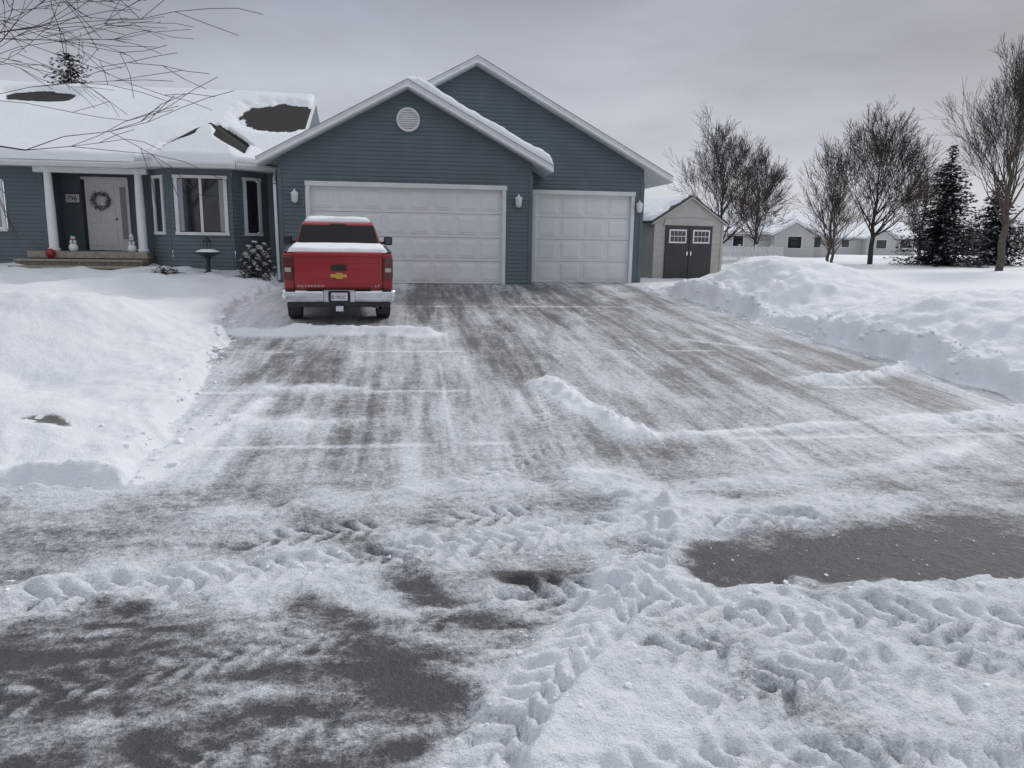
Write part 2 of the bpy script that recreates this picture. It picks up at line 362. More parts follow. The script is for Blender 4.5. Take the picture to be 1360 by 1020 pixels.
# ------------------------------------------------------------------ house
H=empty("blue_house")
def siding(name,P0,ud,nd,z0,z1,u0f,u1f,holes=(),parent=H,m='siding',course=.115,proud=.02):
    V=[];F=[]
    zz=[z0]
    while zz[-1]<z1-1e-4:zz.append(min(zz[-1]+course,z1))
    def pt(u,z,o):return (P0[0]+ud[0]*u+nd[0]*o,P0[1]+ud[1]*u+nd[1]*o,z)
    for a,b in zip(zz[:-1],zz[1:]):
        br=sorted(set([a,b]+[h[k] for h in holes for k in (2,3) if a<h[k]<b]))
        for p,q in zip(br[:-1],br[1:]):
            ints=[((u0f(p),u0f(q)),(u1f(p),u1f(q)))]
            for h in holes:
                if h[2]<=p+1e-6 and h[3]>=q-1e-6:
                    new=[]
                    for (l,r) in ints:
                        if h[0]>=r[0] or h[1]<=l[0]:new.append((l,r));continue
                        if h[0]>l[0]:new.append((l,(h[0],h[0])))
                        if h[1]<r[0]:new.append(((h[1],h[1]),r))
                    ints=new
            op=proud*(1-(p-a)/course);oq=proud*(1-(q-a)/course)
            for l,r in ints:
                if r[0]-l[0]<.01:continue
                r1=max(r[1],l[1]);i=len(V)
                V+= [pt(l[0],p,op),pt(r[0],p,op),pt(r1,q,oq),pt(l[1],q,oq)];F.append((i,i+1,i+2,i+3))
                if p==a:
                    i=len(V);V+=[pt(l[0],p,op),pt(r[0],p,op),pt(r[0],p,-.002),pt(l[0],p,-.002)];F.append((i,i+3,i+2,i+1))
    return mesh_obj(name,V,F,M[m],parent)
sl=.53
GX,GZ=2.77,5.62
BX,BZ=4.82,6.62
bs=.535
c=lambda v:(lambda z:v)
siding("garage_front_siding",(0,0),(1,0),(0,-1),-.05,5.5,lambda z:max(-.85,GX-(GZ-.16-z)/sl),lambda z:min(6.35,GX+(GZ-.16-z)/sl),
       [(-.12,5.61,-1,2.86)])
siding("garage_back_siding",(0,1.374),(1,0),(0,-1),-.05,6.45,lambda z:max(2.0,BX-(BZ-.16-z)/bs),lambda z:min(10.15,BX+(BZ-.16-z)/bs),
       [(6.60,9.89,-1,2.86)])
siding("garage_right_side",(10.15,1.374),(0,1),(1,0),-.25,3.3,c(0),c(9))
siding("garage_front_right_side",(6.35,0),(0,1),(1,0),-.05,3.4,c(0),c(1.374))
siding("garage_left_side",(-.85,1.6),(0,-1),(-1,0),-.05,3.4,c(0),c(1.6))
for nm,x,y in (("corner_board_a",-.87,-.03),("corner_board_b",6.27,-.03),("corner_board_c",10.07,1.344)):
    box(nm,x,x+.11,y,y+.09,-.05,3.18,M['siding'],H)
def gdoor(name,x0,x1,y,cols,rows=4,h=2.74):
    e=empty(name);e.parent=H
    box("slab",x0,x1,y+.10,y+.14,-.02,h,M['door'],e)
    rh=h/rows
    V=[];F=[]
    cw=(x1-x0)/cols
    for r in range(rows):
        if r<rows-1:box("section_gap_%d"%r,x0+.01,x1-.01,y+.094,y+.0985,rh*(r+1)-.010,rh*(r+1)-.004,M['black'],e)
        for k in range(cols):
            a=x0+cw*k+.07;b=x0+cw*(k+1)-.07;lo=rh*r+.09;hi=rh*(r+1)-.09
            i=len(V);yy=y+.10
            for (o,d) in ((0,-.001),(.018,-.012),(.05,-.012),(.075,-.020)):
                V+=[(a+o,yy+d,lo+o),(b-o,yy+d,lo+o),(b-o,yy+d,hi-o),(a+o,yy+d,hi-o)]
            for q in range(3):
                for s in range(4):F.append((i+q*4+s,i+q*4+(s+1)%4,i+q*4+4+(s+1)%4,i+q*4+4+s))
            F.append((i+12,i+13,i+14,i+15))
    mesh_obj("panels",V,F,M['door'],e)
    box("seal",x0,x1,y+.08,y+.12,-.03,.02,M['black'],e)
    box("jamb_l",x0-.11,x0,y-.035,y+.15,-.03,h,M['trim'],e,.006)
    box("jamb_r",x1,x1+.11,y-.035,y+.15,-.03,h,M['trim'],e,.006)
    box("head",x0-.13,x1+.13,y-.045,y+.15,h,h+.13,M['trim'],e,.006)
gdoor("garage_door_wide",0,5.49,0,8)
gdoor("garage_door_single",6.72,9.77,1.374,4)
def gable_roof(name,xc,zp,s,hw,y0,y1,th=.20):
    p=[(xc-hw,zp-s*hw),(xc,zp),(xc+hw,zp-s*hw),(xc+hw,zp-s*hw-th),(xc+hw-.45,zp-s*(hw-.45)-th),(xc,zp-th),(xc-hw+.45,zp-s*(hw-.45)-th),(xc-hw,zp-s*hw-th)]
    return extr(name,p,y0,y1,1,M['trim'],H)
gable_roof("front_gable_roof",GX,GZ,sl,4.12,-.38,2.6)
gable_roof("back_gable_roof",BX,BZ,bs,6.12,.98,10.5)
def hfield(name,xs,ys,zf,m,parent,mask=None,attr=None):
    X,Y=np.meshgrid(xs,ys);Z=zf(X,Y);ny,nx=X.shape
    idx=np.arange(ny*nx).reshape(ny,nx);q=np.stack([idx[:-1,:-1],idx[:-1,1:],idx[1:,1:],idx[1:,:-1]],-1).reshape(-1,4)
    if mask is not None:
        mk=mask(.5*(X[:-1,:-1]+X[1:,1:]),.5*(Y[:-1,:-1]+Y[1:,1:])).reshape(-1);q=q[mk]
    o=mesh_obj(name,np.stack([X,Y,Z],-1).reshape(-1,3).tolist(),q.tolist(),m,parent,smooth=True)
    if attr is not None:
        a=o.data.attributes.new("cov",'FLOAT','POINT');a.data.foreach_set("value",attr(X,Y).astype(np.float32).ravel())
    return o
def gsnow(name,xc,zp,s,hw,y0,y1,tl,tr):
    def zf(X,Y):
        t=np.where(X<xc,tl,tr);t=t*(.55+.9*fbm(X*1.5,Y*1.2,13,4))
        t=np.where(np.abs(X-xc)<.3,(tl+(tr-tl)*S(X,xc-.3,xc+.3))*.9,t)
        e=np.minimum(np.minimum(X-(xc-hw-.03),(xc+hw+.03)-X),np.minimum(Y-(y0-.03),y1-Y))
        return zp-s*np.sqrt((X-xc)**2+.004)+t*np.sqrt(np.clip(e/.12,0,1))-.012*(e<.01)-.15*(e<.002)
    xs=np.concatenate([[xc-hw-.03],np.linspace(xc-hw-.02,xc+hw+.02,150),[xc+hw+.03]])
    ys=np.concatenate([[y0-.03,y0-.02,y0,y0+.04,y0+.1],np.linspace(y0+.2,y1,50)])
    hfield(name,xs,ys,zf,M['snow'],H)
gsnow("front_gable_snow",GX,GZ,sl,4.12,-.38,2.6,.04,.24)
gsnow("back_gable_snow",BX,BZ,bs,6.12,.98,10.5,.09,.05)
M['drip']=mat("drip_edge",(.25,.25,.25),.6)
for nm,xc_,zp,s,hw,y in (("front_rake",GX,GZ,sl,4.12,-.38),("back_rake",BX,BZ,bs,6.12,.98)):
    for sg in (-1,1):
        p=[(xc_,zp+.0),(xc_+sg*(hw+.01),zp-s*hw),(xc_+sg*(hw+.01),zp-s*hw-.07),(xc_,zp-.075)]
        extr(nm+("_l" if sg<0 else "_r"),p,y-.035,y-.002,1,M['trim'],H)
        p=[(xc_,zp+.018),(xc_+sg*(hw+.03),zp-s*hw+.010),(xc_+sg*(hw+.03),zp-s*hw-.004),(xc_,zp+.002)]
        extr(nm+"_drip"+("_l" if sg<0 else "_r"),p,y-.045,y+.1,1,M['drip'],H)
lathe("gable_vent",[(0,-.02),(.27,-.02),(.27,-.06),(.33,-.06),(.33,.02)],M['white'],(2.78,-.02,4.61),H,28,'Y')
for i in range(8):
    z=4.61-.21+.06*i;w=math.sqrt(max(.01,.27**2-(z-4.61)**2))
    box("vent_slat_%d"%i,2.78-w,2.78+w,-.085,-.045,z-.012,z+.012,M['white'],H)
def sconce(x,y,z):
    e=empty("wall_lantern",(x,y,z));e.parent=H
    lathe("backplate",[(0,-.03),(.07,-.03),(.07,0)],M['white'],(0,0,0),e,12,'Y')
    lathe("shade",[(.0,.22),(.02,.2),(.03,.16),(.11,.11),(.10,.08),(.085,-.12),(.045,-.16),(0,-.17)],M['white'],(0,-.14,0),e,12)
    box("arm",-.012,.012,-.14,-.02,.12,.15,M['white'],e)
sconce(-.4,-.02,2.42);sconce(5.95,-.02,2.42);sconce(10.0-.0,1.354,2.40)
wy=1.1
siding("left_wing_siding",(0,wy),(1,0),(0,-1),.2,3.2,c(-14.5),c(-7.55),[(-11,-8.55,1.35,2.75)])
siding("entry_back_siding",(0,2.3),(1,0),(0,-1),.7,3.2,c(-7.55),c(-4.6),[(-6.95,-5.62,.8,2.98)])
siding("entry_left_return",(-7.55,2.3),(0,-1),(1,0),.7,3.2,c(0),c(1.2))
siding("entry_right_return",(-4.66,1.1),(0,1),(-1,0),.7,3.2,c(0),c(1.2))
siding("right_of_bay_siding",(0,1.3),(1,0),(0,-1),.0,3.2,c(-1.45),c(-.85))
box("corner_board_entry",-7.62,-7.50,wy-.03,wy+.02,.2,3.2,M['siding'],H)
def window(name,u0,u1,z0,z1,P0,ud,nd,parent=H,mull=()):
    e=empty(name);e.parent=parent
    def bx(nm,a,b,c_,d,o0,o1,m):
        v=[]
        for z in (c_,d):
            for u,o in ((a,o0),(b,o0),(b,o1),(a,o1)):
                v.append((P0[0]+ud[0]*u+nd[0]*o,P0[1]+ud[1]*u+nd[1]*o,z))
        fixn(mesh_obj(nm,v,[(0,3,2,1),(4,5,6,7),(0,1,5,4),(1,2,6,5),(2,3,7,6),(3,0,4,7)],m,e))
    t=.085
    bx("glass",u0+.02,u1-.02,z0+.02,z1-.02,-.03,.008,M['glass'])
    bx("frame_l",u0-t+.02,u0+.03,z0,z1,-.01,.05,M['trim']);bx("frame_r",u1-.03,u1+t-.02,z0,z1,-.01,.05,M['trim'])
    bx("frame_t",u0-t,u1+t,z1,z1+t,-.01,.055,M['trim']);bx("frame_b",u0-t,u1+t,z0-t,z0,-.01,.06,M['trim'])
    for q in mull:bx("mullion",q-.035,q+.035,z0,z1,-.01,.045,M['trim'])
    if u1-u0>1:
        bx("curtain_l",u0+.03,u0+.16,z0+.02,z1-.02,.009,.012,M['curtain']);bx("curtain_r",u1-.16,u1-.03,z0+.02,z1-.02,.009,.012,M['curtain'])
window("wing_window",-10.9,-8.65,1.42,2.7,(0,wy),(1,0),(0,-1),mull=(-9.8,))
bayp=[(-4.66,1.1),(-3.88,.30),(-2.18,.30),(-1.38,1.3)]
for i in range(3):
    a=Vector(bayp[i]);b=Vector(bayp[i+1]);u=(b-a);Ln=u.length;u.normalize();n=(u.y,-u.x)
    w0,w1=((Ln*.28,Ln*.68),(.20,Ln-.20),(Ln*.34,Ln*.72))[i]
    siding("bay_siding_%d"%i,a,u,n,.0,3.2,c(0),c(Ln),[(w0-.05,w1+.05,1.33,2.96)])
    window("bay_window_%d"%i,w0,w1,1.40,2.88,a,u,n,mull=((w0+w1)/2,) if i==1 else ())
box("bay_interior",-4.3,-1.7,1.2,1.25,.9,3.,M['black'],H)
apx=-3.02
def mainz(Y):return np.where(Y<6.3,3.32+.495*(Y-.62),3.32+.495*5.68-.495*(Y-6.3))
def bayz(X,Y):
    s=.66
    f=3.27+s*(Y+.18);l=3.27+s*(X+5.02);r=3.27+s*(-1.02-X)
    q=math.sqrt(.5)
    dl_=3.27+s*((X+4.05)*q+(Y+.18)*q);dr_=3.27+s*((-2.02-X)*q+(Y+.18)*q)
    return np.minimum.reduce([f,l,r,dl_,dr_,np.full_like(X,4.66)])
def roofbase(X,Y):
    return np.maximum(mainz(Y),np.where(Y<4.0,bayz(X,Y),0))
def rfield(X,Y):
    n=(fbm(X*2.2,Y*2.2,33,4)-.5)
    e1=np.hypot((X+1.30)/1.30,(Y-4.25)/1.15)+n*.45-1
    e2=np.hypot((X+9.2)/1.0,(Y-5.3)/.55)+n*.4-1
    b=bayz(X,Y);ax=np.abs(X-apx)
    # band of bare shingles running down from the apex on both sides
    line=4.58-.60*ax
    t=np.maximum((line-.34-b)/.25,-1)+n*.35
    t=np.maximum(t,(ax-1.15)/.2);t=np.maximum(t,np.where(b>mainz(Y)-.04,-1,1.))
    t=np.where(Y>2.9,1,t)
    notch=((.24-ax)/.15+(4.30-b)/.25)*.5
    t=np.maximum(t,np.where((ax<.24)&(b<4.34),notch,-1))
    return np.minimum(np.minimum(e1,e2),t)
def rcov(X,Y):return np.clip(.1+rfield(X,Y)*7,-.5,1.6)
def roofz(X,Y):
    b=roofbase(X,Y)
    th=.12+.08*fbm(X*.7,Y*.7,44,3)
    e=np.minimum(Y-np.where(bayz(X,Y)>3.27,-.16,.62),(-.50)-X)
    th=th*np.sqrt(np.clip(e/.15,0,1))*S(rfield(X,Y),-.02,.5)
    return b+.012+th
def rmask(X,Y):return (Y>.60)|((bayz(X,Y)>3.265)&(Y>-.2)&(X>-5.05)&(X<-.98))
xr=np.concatenate([np.arange(-15,-5.2,.1),np.arange(-5.2,-.54,.04),[-.53,-.51,-.50]]);yr=np.concatenate([np.arange(-.18,4,.04),np.arange(4,6.9,.06),np.arange(6.9,12,.3)])
M['roofm']=groundmat("roof_snow_mat",(.03,.029,.028),(.06,.057,.054),(.74,.76,.79),(.82,.835,.86),.35,.7,.5,drough=.95)
hfield("main_roof_snow",xr,yr,roofz,M['roofm'],H,rmask,rcov)
extr("main_roof_gable_end",[(.62,3.1),(.62,3.31),(6.3,6.12),(12,3.31),(12,3.1)],-.62,-.5,0,M['siding'],H)
extr("main_roof_rake",[(.60,3.14),(.60,3.32),(6.3,6.15),(6.3,5.95)],-.5,-.46,0,M['trim'],H)
def gutter(name,pts,z):
    for i,(a,b) in enumerate(zip(pts[:-1],pts[1:])):
        a=Vector((*a,z));b=Vector((*b,z));u=(b-a).normalized();n=Vector((u.y,-u.x,0))
        prof=[(0,0),(0,.14),(.11,.14),(.12,.10),(.07,0)]
        v=[tuple(p+n*o+Vector((0,0,h))) for p in (a,b) for o,h in prof]
        k=len(prof);f=[tuple(range(k)),tuple(range(2*k-1,k-1,-1))]+[(j,(j+1)%k,k+(j+1)%k,k+j) for j in range(k)]
        fixn(mesh_obj("%s_%d"%(name,i),v,f,M['trim'],H))
gutter("gutter",[(-15,.60),(-4.93,.60),(-4.93,.56),(-4.15,-.18),(-1.95,-.18),(-1.02,.66),(-.72,.66)],3.13)
extr("soffit",[(-15,.6),(-5.0,.6),(-4.1,-.16),(-1.98,-.16),(-1.0,.7),(-.86,.7),(-.86,2.4),(-15,2.4)],3.14,3.17,2,M['trim'],H)
tubes("downspout",[((-1.0,.55,3.15),(-1.0,.3,2.95),.045,.045,6),((-1.0,.3,2.95),(-.95,-.05,2.75),.045,.045,6),((-.95,-.05,2.75),(-.93,-.06,.1),.045,.045,6)],M['trim'],H)
box("porch_slab",-7.9,-4.68,.62,2.3,.62,.80,M['stone'],H,.01)
box("porch_base",-7.88,-4.70,.66,2.3,-.1,.62,M['brick'],H)
for i in range(3):
    z=.62-.17*(i+1)+.14
    box("step_tread_%d"%i,-8.1,-4.72,.62-.34*(i+1)-.03,.62-.34*i-.005,z-.06,z,M['stone'],H,.01)
    box("step_riser_%d"%i,-8.08,-4.74,.62-.34*(i+1),.62-.34*i-.006,-.2,z-.062,M['brick'],H)
    for k in range(16):box("brick_joint",-8.0+k*.2,-7.99+k*.2,.62-.34*(i+1)-.004,.62-.34*(i+1)-.001,z-.17,z-.065,M['stone'],H)
for x in(-7.27,-4.86):
    lathe("porch_column",[(0,.80),(.16,.80),(.16,.88),(.125,.90),(.12,2.0),(.10,2.98),(.13,3.02),(.15,3.05),(.15,3.13)],M['white'],(x,.86,0),H,20)
box("porch_beam",-7.6,-4.6,.75,.98,2.98,3.135,M['trim'],H)
e=empty("entry_door");e.parent=H
box("frame_l",-6.95,-6.86,2.22,2.34,.8,2.9,M['black'],e);box("frame_t",-6.95,-5.62,2.22,2.34,2.9,2.98,M['trim'],e)
box("door_leaf",-6.86,-5.94,2.25,2.29,.82,2.9,M['white'],e)
box("sidelight_frame",-5.94,-5.62,2.235,2.31,.8,2.9,M['white'],e);box("sidelight_glass",-5.87,-5.70,2.225,2.233,1.15,2.7,M['curtain'],e)
for zz in ((.95,1.5),(1.62,2.2),(2.3,2.8)):
    for xx in((-6.78,-6.45),(-6.35,-6.02)):
        box("door_panel",xx[0],xx[1],2.235,2.252,zz[0],zz[1],M['white'],e,.012)
lathe("door_knob",[(0,-.06),(.03,-.05),(.03,-.03),(.012,0)],M['black'],(-6.0,2.25,1.75),e,10,'Y')
tw=[]
for i in range(300):
    a=random.uniform(0,6.283);r=random.gauss(.22,.03);p=Vector((-6.4+r*math.cos(a),2.17+random.uniform(-.03,.03),2.28+r*math.sin(a)))
    q=p+Vector((random.uniform(-.06,.06),random.uniform(-.03,.0),random.uniform(-.06,.06)));tw.append((p,q,.013,.004,3))
tubes("door_wreath",tw,M['wreath'],H)
e=empty("house_number_plaque");e.parent=H
box("plate",-7.40,-7.02,2.2,2.24,2.22,2.46,M['white'],e,.01)
cu=D.curves.new("digits",'FONT');cu.body="796";cu.size=.2;cu.extrude=.004;cu.materials.append(M['black'])
t=D.objects.new("digits",cu);scene.collection.objects.link(t);t.location=(-7.37,2.195,2.27);t.rotation_euler=(math.pi/2,0,0);t.parent=e
def snowman(x,y,z,s):
    e=empty("snowman_figure",(x,y,z),(0,0,0),s)
    def ball(nm,zc,r,m=M['white'],xx=0,yy=0,sg=14):
        lathe(nm,[(r*math.sin(t*math.pi/8),-r*math.cos(t*math.pi/8)) for t in range(9)],m,(xx,yy,zc),e,sg)
    ball("body",.2,.22);ball("chest",.48,.16);ball("head",.70,.115)
    for i,(xx,zz) in enumerate(((-.04,.73),(.04,.73),(0,.52),(0,.44))):ball("coal_%d"%i,zz,.018,M['black'],xx,-.105 if zz>.6 else -.155,6)
    lathe("nose",[(.02,0),(0,-.1)],M['orange'],(0,-.11,.70),e,6,'Y')
    lathe("hat",[(0,.80),(.14,.79),(.14,.81),(.085,.815),(.08,.95),(0,.95)],M['black'] if s>.55 else M['white'],(0,0,0),e,12)
    tubes("scarf",[((-.11,-.06,.6),(0,-.13,.585),.03,.03,6),((0,-.13,.585),(.11,-.06,.6),.03,.03,6),((.04,-.13,.58),(.06,-.18,.40),.025,.02,6)],M['redball'] if s>.55 else M['wreath'],e)
    tubes("arms",[((-.14,0,.48),(-.32,-.03,.6),.01,.006,4),((.14,0,.48),(.32,-.03,.6),.01,.006,4)],M['bark'],e)
snowman(-6.72,.78,.80,.56);snowman(-5.12,.72,.80,.54)
e=empty("red_ornament_ball",(-7.25,.55,.62))
lathe("ball",[(.13*math.sin(t*math.pi/10),.13-.13*math.cos(t*math.pi/10)) for t in range(11)],M['redball'],(0,0,.0),e,18)
lathe("cap",[(.03,.25),(.03,.29),(0,.29)],M['chrome'],(0,0,0),e,8)
gx,gy=-2.75,-.45;g0=gz(gx,gy)
e=empty("bird_bath",(gx,gy,g0-.08))
lathe("pedestal",[(0,0),(.16,0),(.15,.05),(.06,.12),(.045,.38),(.09,.46),(.07,.5)],M['black'],(0,0,0),e,16)
lathe("bowl",[(.05,.48),(.2,.52),(.34,.62),(.36,.63),(.33,.60),(.0,.56)],M['black'],(0,0,0),e,24)
lathe("bowl_snow",[(.33,.62),(.28,.66),(.15,.70),(0,.71)],M['snow'],(0,0,0),e,24)
for a in range(4):
    an=a*math.pi/2+.4;tubes("lantern_rib_%d"%a,[((.09*math.cos(an),.09*math.sin(an),.68),(.09*math.cos(an),.09*math.sin(an),.90),.010,.010,4),((.09*math.cos(an),.09*math.sin(an),.90),(0,0,1.03),.012,.012,4)],M['black'],e)
lathe("lantern_ring",[(.12,.89),(.12,.92),(.02,1.03),(.0,1.08)],M['black'],(0,0,0),e,12)
def shrub(name,x,y,r,h,n,snowp=.35):
    z0=gz(x,y)-.05;V=[];F=[];mi=[]
    for i in range(n):
        a=random.uniform(0,6.283);rr=r*math.sqrt(random.random())*(.8+.3*math.sin(a*3+1)*math.sin(a*5));hh=h*random.random()
        k=math.sqrt(max(0,1-(hh/h)**2*.85))
        p=Vector((x+rr*k*math.cos(a),y+rr*k*math.sin(a),z0+hh+.10*math.sin(a*3)))
        s=random.uniform(.02,.05);u=Vector((random.gauss(0,1),random.gauss(0,1),random.gauss(0,.5))).normalized();w=u.orthogonal().normalized()
        sn=math.sin(p.x*23)*math.sin(p.z*19+p.y*7)>.1 and random.random()<snowp*(.5+hh/h)*1.6
        if sn:u=Vector((1,random.uniform(-.3,.3),random.uniform(-.3,.3))).normalized();w=Vector((0,1,.5));s*=1.2
        b=len(V);V+=[tuple(p-u*s),tuple(p+w*s*.6),tuple(p+u*s),tuple(p-w*s*.6)];F.append((b,b+1,b+2,b+3));mi.append(1 if sn else 0)
    o=mesh_obj(name,V,F,[M['leaf'],M['snowleaf']],None,mi=mi)
    tb=[]
    for i in range(40):
        a=random.uniform(0,6.283);tb.append(((x,y,z0-.05),(x+r*1.0*math.cos(a),y+r*1.0*math.sin(a),z0+h*random.uniform(.5,1.1)),.012,.004,3))
    tubes("stems",tb,M['bark'],o)
shrub("snowy_shrub",-1.42,-.7,.52,.95,2200,.5)
shrub("snowy_shrub",-3.9,-.5,.35,.2,300,.5)
# ------------------------------------------------------------------ truck
sy=-7.55;tx=1.44
slope=math.atan(.055)
T=empty("pickup_truck",(tx,sy,.055*sy+.005),(slope,0,math.radians(5)))
W=1.03
def arch(yc,r=.50,zc=.42,n=10):
    return [(yc-r*math.cos(math.pi*i/n),max(.42,zc+r*math.sin(math.pi*i/n))) for i in range(n+1)]
lo=[(.12,.55)]+[(p[0],p[1]) for p in arch(1.18)]+[(1.8,.42),(4.1,.42)]+arch(4.85)+[(5.7,.45),(5.82,.6),(5.82,1.05),(5.6,1.15),(4.15,1.27),(3.95,1.30),(2.02,1.30),(1.98,1.43),(.10,1.43),(.10,.60)]
extr("body",lo,-W,W,0,M['red'],T,.045)
box("underbody",-.8,.8,.3,5.5,.36,.6,M['black'],T)
for i,(yy) in enumerate((1.18,4.85)):
    for s in(-1,1):
        x=s*(W-.14)
        lathe("tire_%d_%s"%(i,'l' if s<0 else 'r'),[(.24,-.14),(.36,-.14),(.395,-.11),(.405,-.05),(.405,.05),(.395,.11),(.36,.14),(.24,.14)],M['rubber'],(x,yy,.405),T,36,'X')
        lathe("rim_%d_%s"%(i,'l' if s<0 else 'r'),[(.0,.07*s),(.08,.09*s),(.09,.04*s),(.2,.06*s),(.245,.12*s),(.25,0)],M['chrome'],(x,yy,.405),T,24,'X')
        box("wheel_well_%d_%s"%(i,'l' if s<0 else 'r'),min(s*.7,s*.98),max(s*.7,s*.98),yy-.44,yy+.44,.5,.90,M['black'],T)
box("rear_axle",-.8,.8,1.10,1.26,.33,.48,M['black'],T,.05)
lathe("differential",[(0,-.16),(.13,-.1),(.16,0),(.13,.1),(0,.16)],M['black'],(0,1.18,.40),T,16,'Y')
def prism(name,prof,halfw,m,bevel=0):
    V=[];n=len(prof)
    for s in(-1,1):
        for (y,z) in prof:V.append((s*halfw(y,z),y,z))
    F=[tuple(range(n)),tuple(range(2*n-1,n-1,-1))]+[(i,(i+1)%n,n+(i+1)%n,n+i) for i in range(n)]
    return fixn(mesh_obj(name,V,F,m,T,bevel=bevel))
prism("cab",[(1.98,1.28),(4.55,1.28),(3.75,1.86),(3.3,1.955),(2.45,1.955),(2.22,1.91),(2.02,1.46)],lambda y,z:.97-(max(z,1.30)-1.30)*.36,M['red'],.04)
def rw(z):return 2.02+(z-1.46)*.4444
def quadplate(name,pts,off,m,th=.012):
    a=[Vector(p) for p in pts];n=(a[1]-a[0]).cross(a[3]-a[0]).normalized()
    V=[tuple(p+n*off) for p in a]+[tuple(p-n*th) for p in a];k=len(a)
    F=[tuple(range(k)),tuple(range(2*k-1,k-1,-1))]+[(i,(i+1)%k,k+(i+1)%k,k+i) for i in range(k)]
    return fixn(mesh_obj(name,V,F,m,T))
def rwp(x,z):return (x,rw(z),z)
quadplate("rear_window",[rwp(-.86,1.47),rwp(.86,1.47),rwp(.755,1.865),rwp(-.755,1.865)],.014,M['autoglass'])
quadplate("high_brake_light",[rwp(-.17,1.872),rwp(.17,1.872),rwp(.17,1.898),rwp(-.17,1.898)],.03,M['tail'])
for s in(-1,1):
    def sp(y,z):return (s*(.97-(z-1.30)*.36),y,z)
    A=[sp(2.32,1.38),sp(3.12,1.38),sp(3.12,1.82),sp(2.50,1.82)];B=[sp(3.2,1.38),sp(4.25,1.38),sp(3.72,1.82),sp(3.2,1.82)]
    if s>0:quadplate("side_glass_r1",A,.012,M['autoglass']);quadplate("side_glass_r2",B,.012,M['autoglass'])
    else:quadplate("side_glass_l1",A[::-1],.012,M['autoglass']);quadplate("side_glass_l2",B[::-1],.012,M['autoglass'])
    box("mirror_arm",min(s*.95,s*1.12),max(s*.95,s*1.12),4.02,4.08,1.36,1.42,M['black'],T)
    box("mirror",min(s*1.08,s*1.28),max(s*1.08,s*1.28),3.98,4.10,1.34,1.54,M['black'],T,.03)
    box("mirror_glass",min(s*1.11,s*1.25),max(s*1.11,s*1.25),3.972,3.979,1.37,1.51,M['glass'],T)
    for k in(0,1,2):box("door_seam",min(s*1.031,s*1.033),max(s*1.031,s*1.033),(2.0,3.15,4.15)[k],(2.0,3.15,4.15)[k]+.012,.5,1.28,M['black'],T)
quadplate("windshield",[(-.85,4.44,1.36),(-.74,3.82,1.81),(.74,3.82,1.81),(.85,4.44,1.36)],.012,M['autoglass'])
box("bed_rail_l",-W+.01,-W+.12,.14,1.96,1.43,1.455,M['black'],T,.01);box("bed_rail_r",W-.12,W-.01,.14,1.96,1.43,1.455,M['black'],T,.01)
def tsn(X,Y):
    e=np.minimum(np.minimum(X+.95,.95-X),np.minimum(Y-.13,1.97-Y))
    return 1.44+(.085-.015*(Y/2))*np.sqrt(np.clip(e/.08,0,1))*(.8+.4*fbm(X*2,Y*2,5,3))
hfield("tonneau_snow",np.linspace(-.95,.95,50),np.linspace(.13,1.97,50),tsn,M['snow'],T)
def csn(X,Y):
    hw=.72;e=np.minimum(np.minimum(X+hw,hw-X),np.minimum(Y-2.36,3.6-Y))
    return 1.945-.02*(X/hw)**2+.085*np.sqrt(np.clip(e/.1,0,1))*(.7+.6*fbm(X*2,Y*2,9,3))-.02*(e<.01)
hfield("cab_roof_snow",np.linspace(-.72,.72,44),np.linspace(2.36,3.6,40),csn,M['snow'],T)
def hsn(X,Y):
    e=np.minimum(np.minimum(X+.85,.85-X),np.minimum(Y-4.6,5.6-Y));return 1.30-(Y-4.15)*.083+.06*np.sqrt(np.clip(e/.1,0,1))-.03
hfield("hood_snow",np.linspace(-.85,.85,30),np.linspace(4.6,5.6,20),hsn,M['snow'],T)
box("tailgate_gap",-.845,.845,.085,.12,.74,1.425,M['black'],T)
def rr(x0,x1,z0,z1,r,n=4):
    p=[]
    for cx,cz,a0 in((x1-r,z0+r,-90),(x1-r,z1-r,0),(x0+r,z1-r,90),(x0+r,z0+r,180)):
        for i in range(n+1):
            a=math.radians(a0+90*i/n);p.append((cx+r*math.cos(a),cz+r*math.sin(a)))
    return p
extr("tailgate",rr(-.825,.825,.745,1.40,.03),.05,.11,1,M['red'],T,.012)
extr("tailgate_top_spoiler",[(.03,1.36),(.10,1.36),(.10,1.455),(.045,1.455),(.015,1.43),(.015,1.40)],-.83,.83,0,M['red'],T,.012)
box("tailgate_crease",-.80,.80,.035,.052,.775,.84,M['red'],T,.012)
box("tailgate_crease_b",-.80,.80,.038,.052,1.24,1.30,M['red'],T,.012)
extr("tailgate_handle_bezel",rr(-.15,.15,1.10,1.21,.03),.030,.052,1,M['black'],T,.006)
extr("tailgate_handle",rr(-.10,.10,1.125,1.165,.015),.012,.031,1,M['black'],T,.004)
bt=[(-.15,-.032),(-.05,-.032),(-.062,-.058),(.062+.012,-.058),(.062,-.032),(.16,-.032),(.14,.032),(.055,.032),(.067,.058),(-.06,.058),(-.052,.032),(-.16,.032)]
extr("tailgate_badge",[(x,1.0+z) for x,z in bt],.036,.052,1,M['gold'],T,.004)
def text(body,x,z,size,sx=1.4):
    cu=D.curves.new("lettering",'FONT');cu.body=body;cu.size=size;cu.extrude=.003;cu.space_character=1.35;cu.materials.append(M['chrome'])
    t=D.objects.new("lettering",cu);scene.collection.objects.link(t);t.location=(x,.031,z);t.rotation_euler=(math.pi/2,0,0);t.scale=(sx,1,1);t.parent=T
text("SILVERADO",-.78,.785,.055);text("LT",.68,.785,.055)
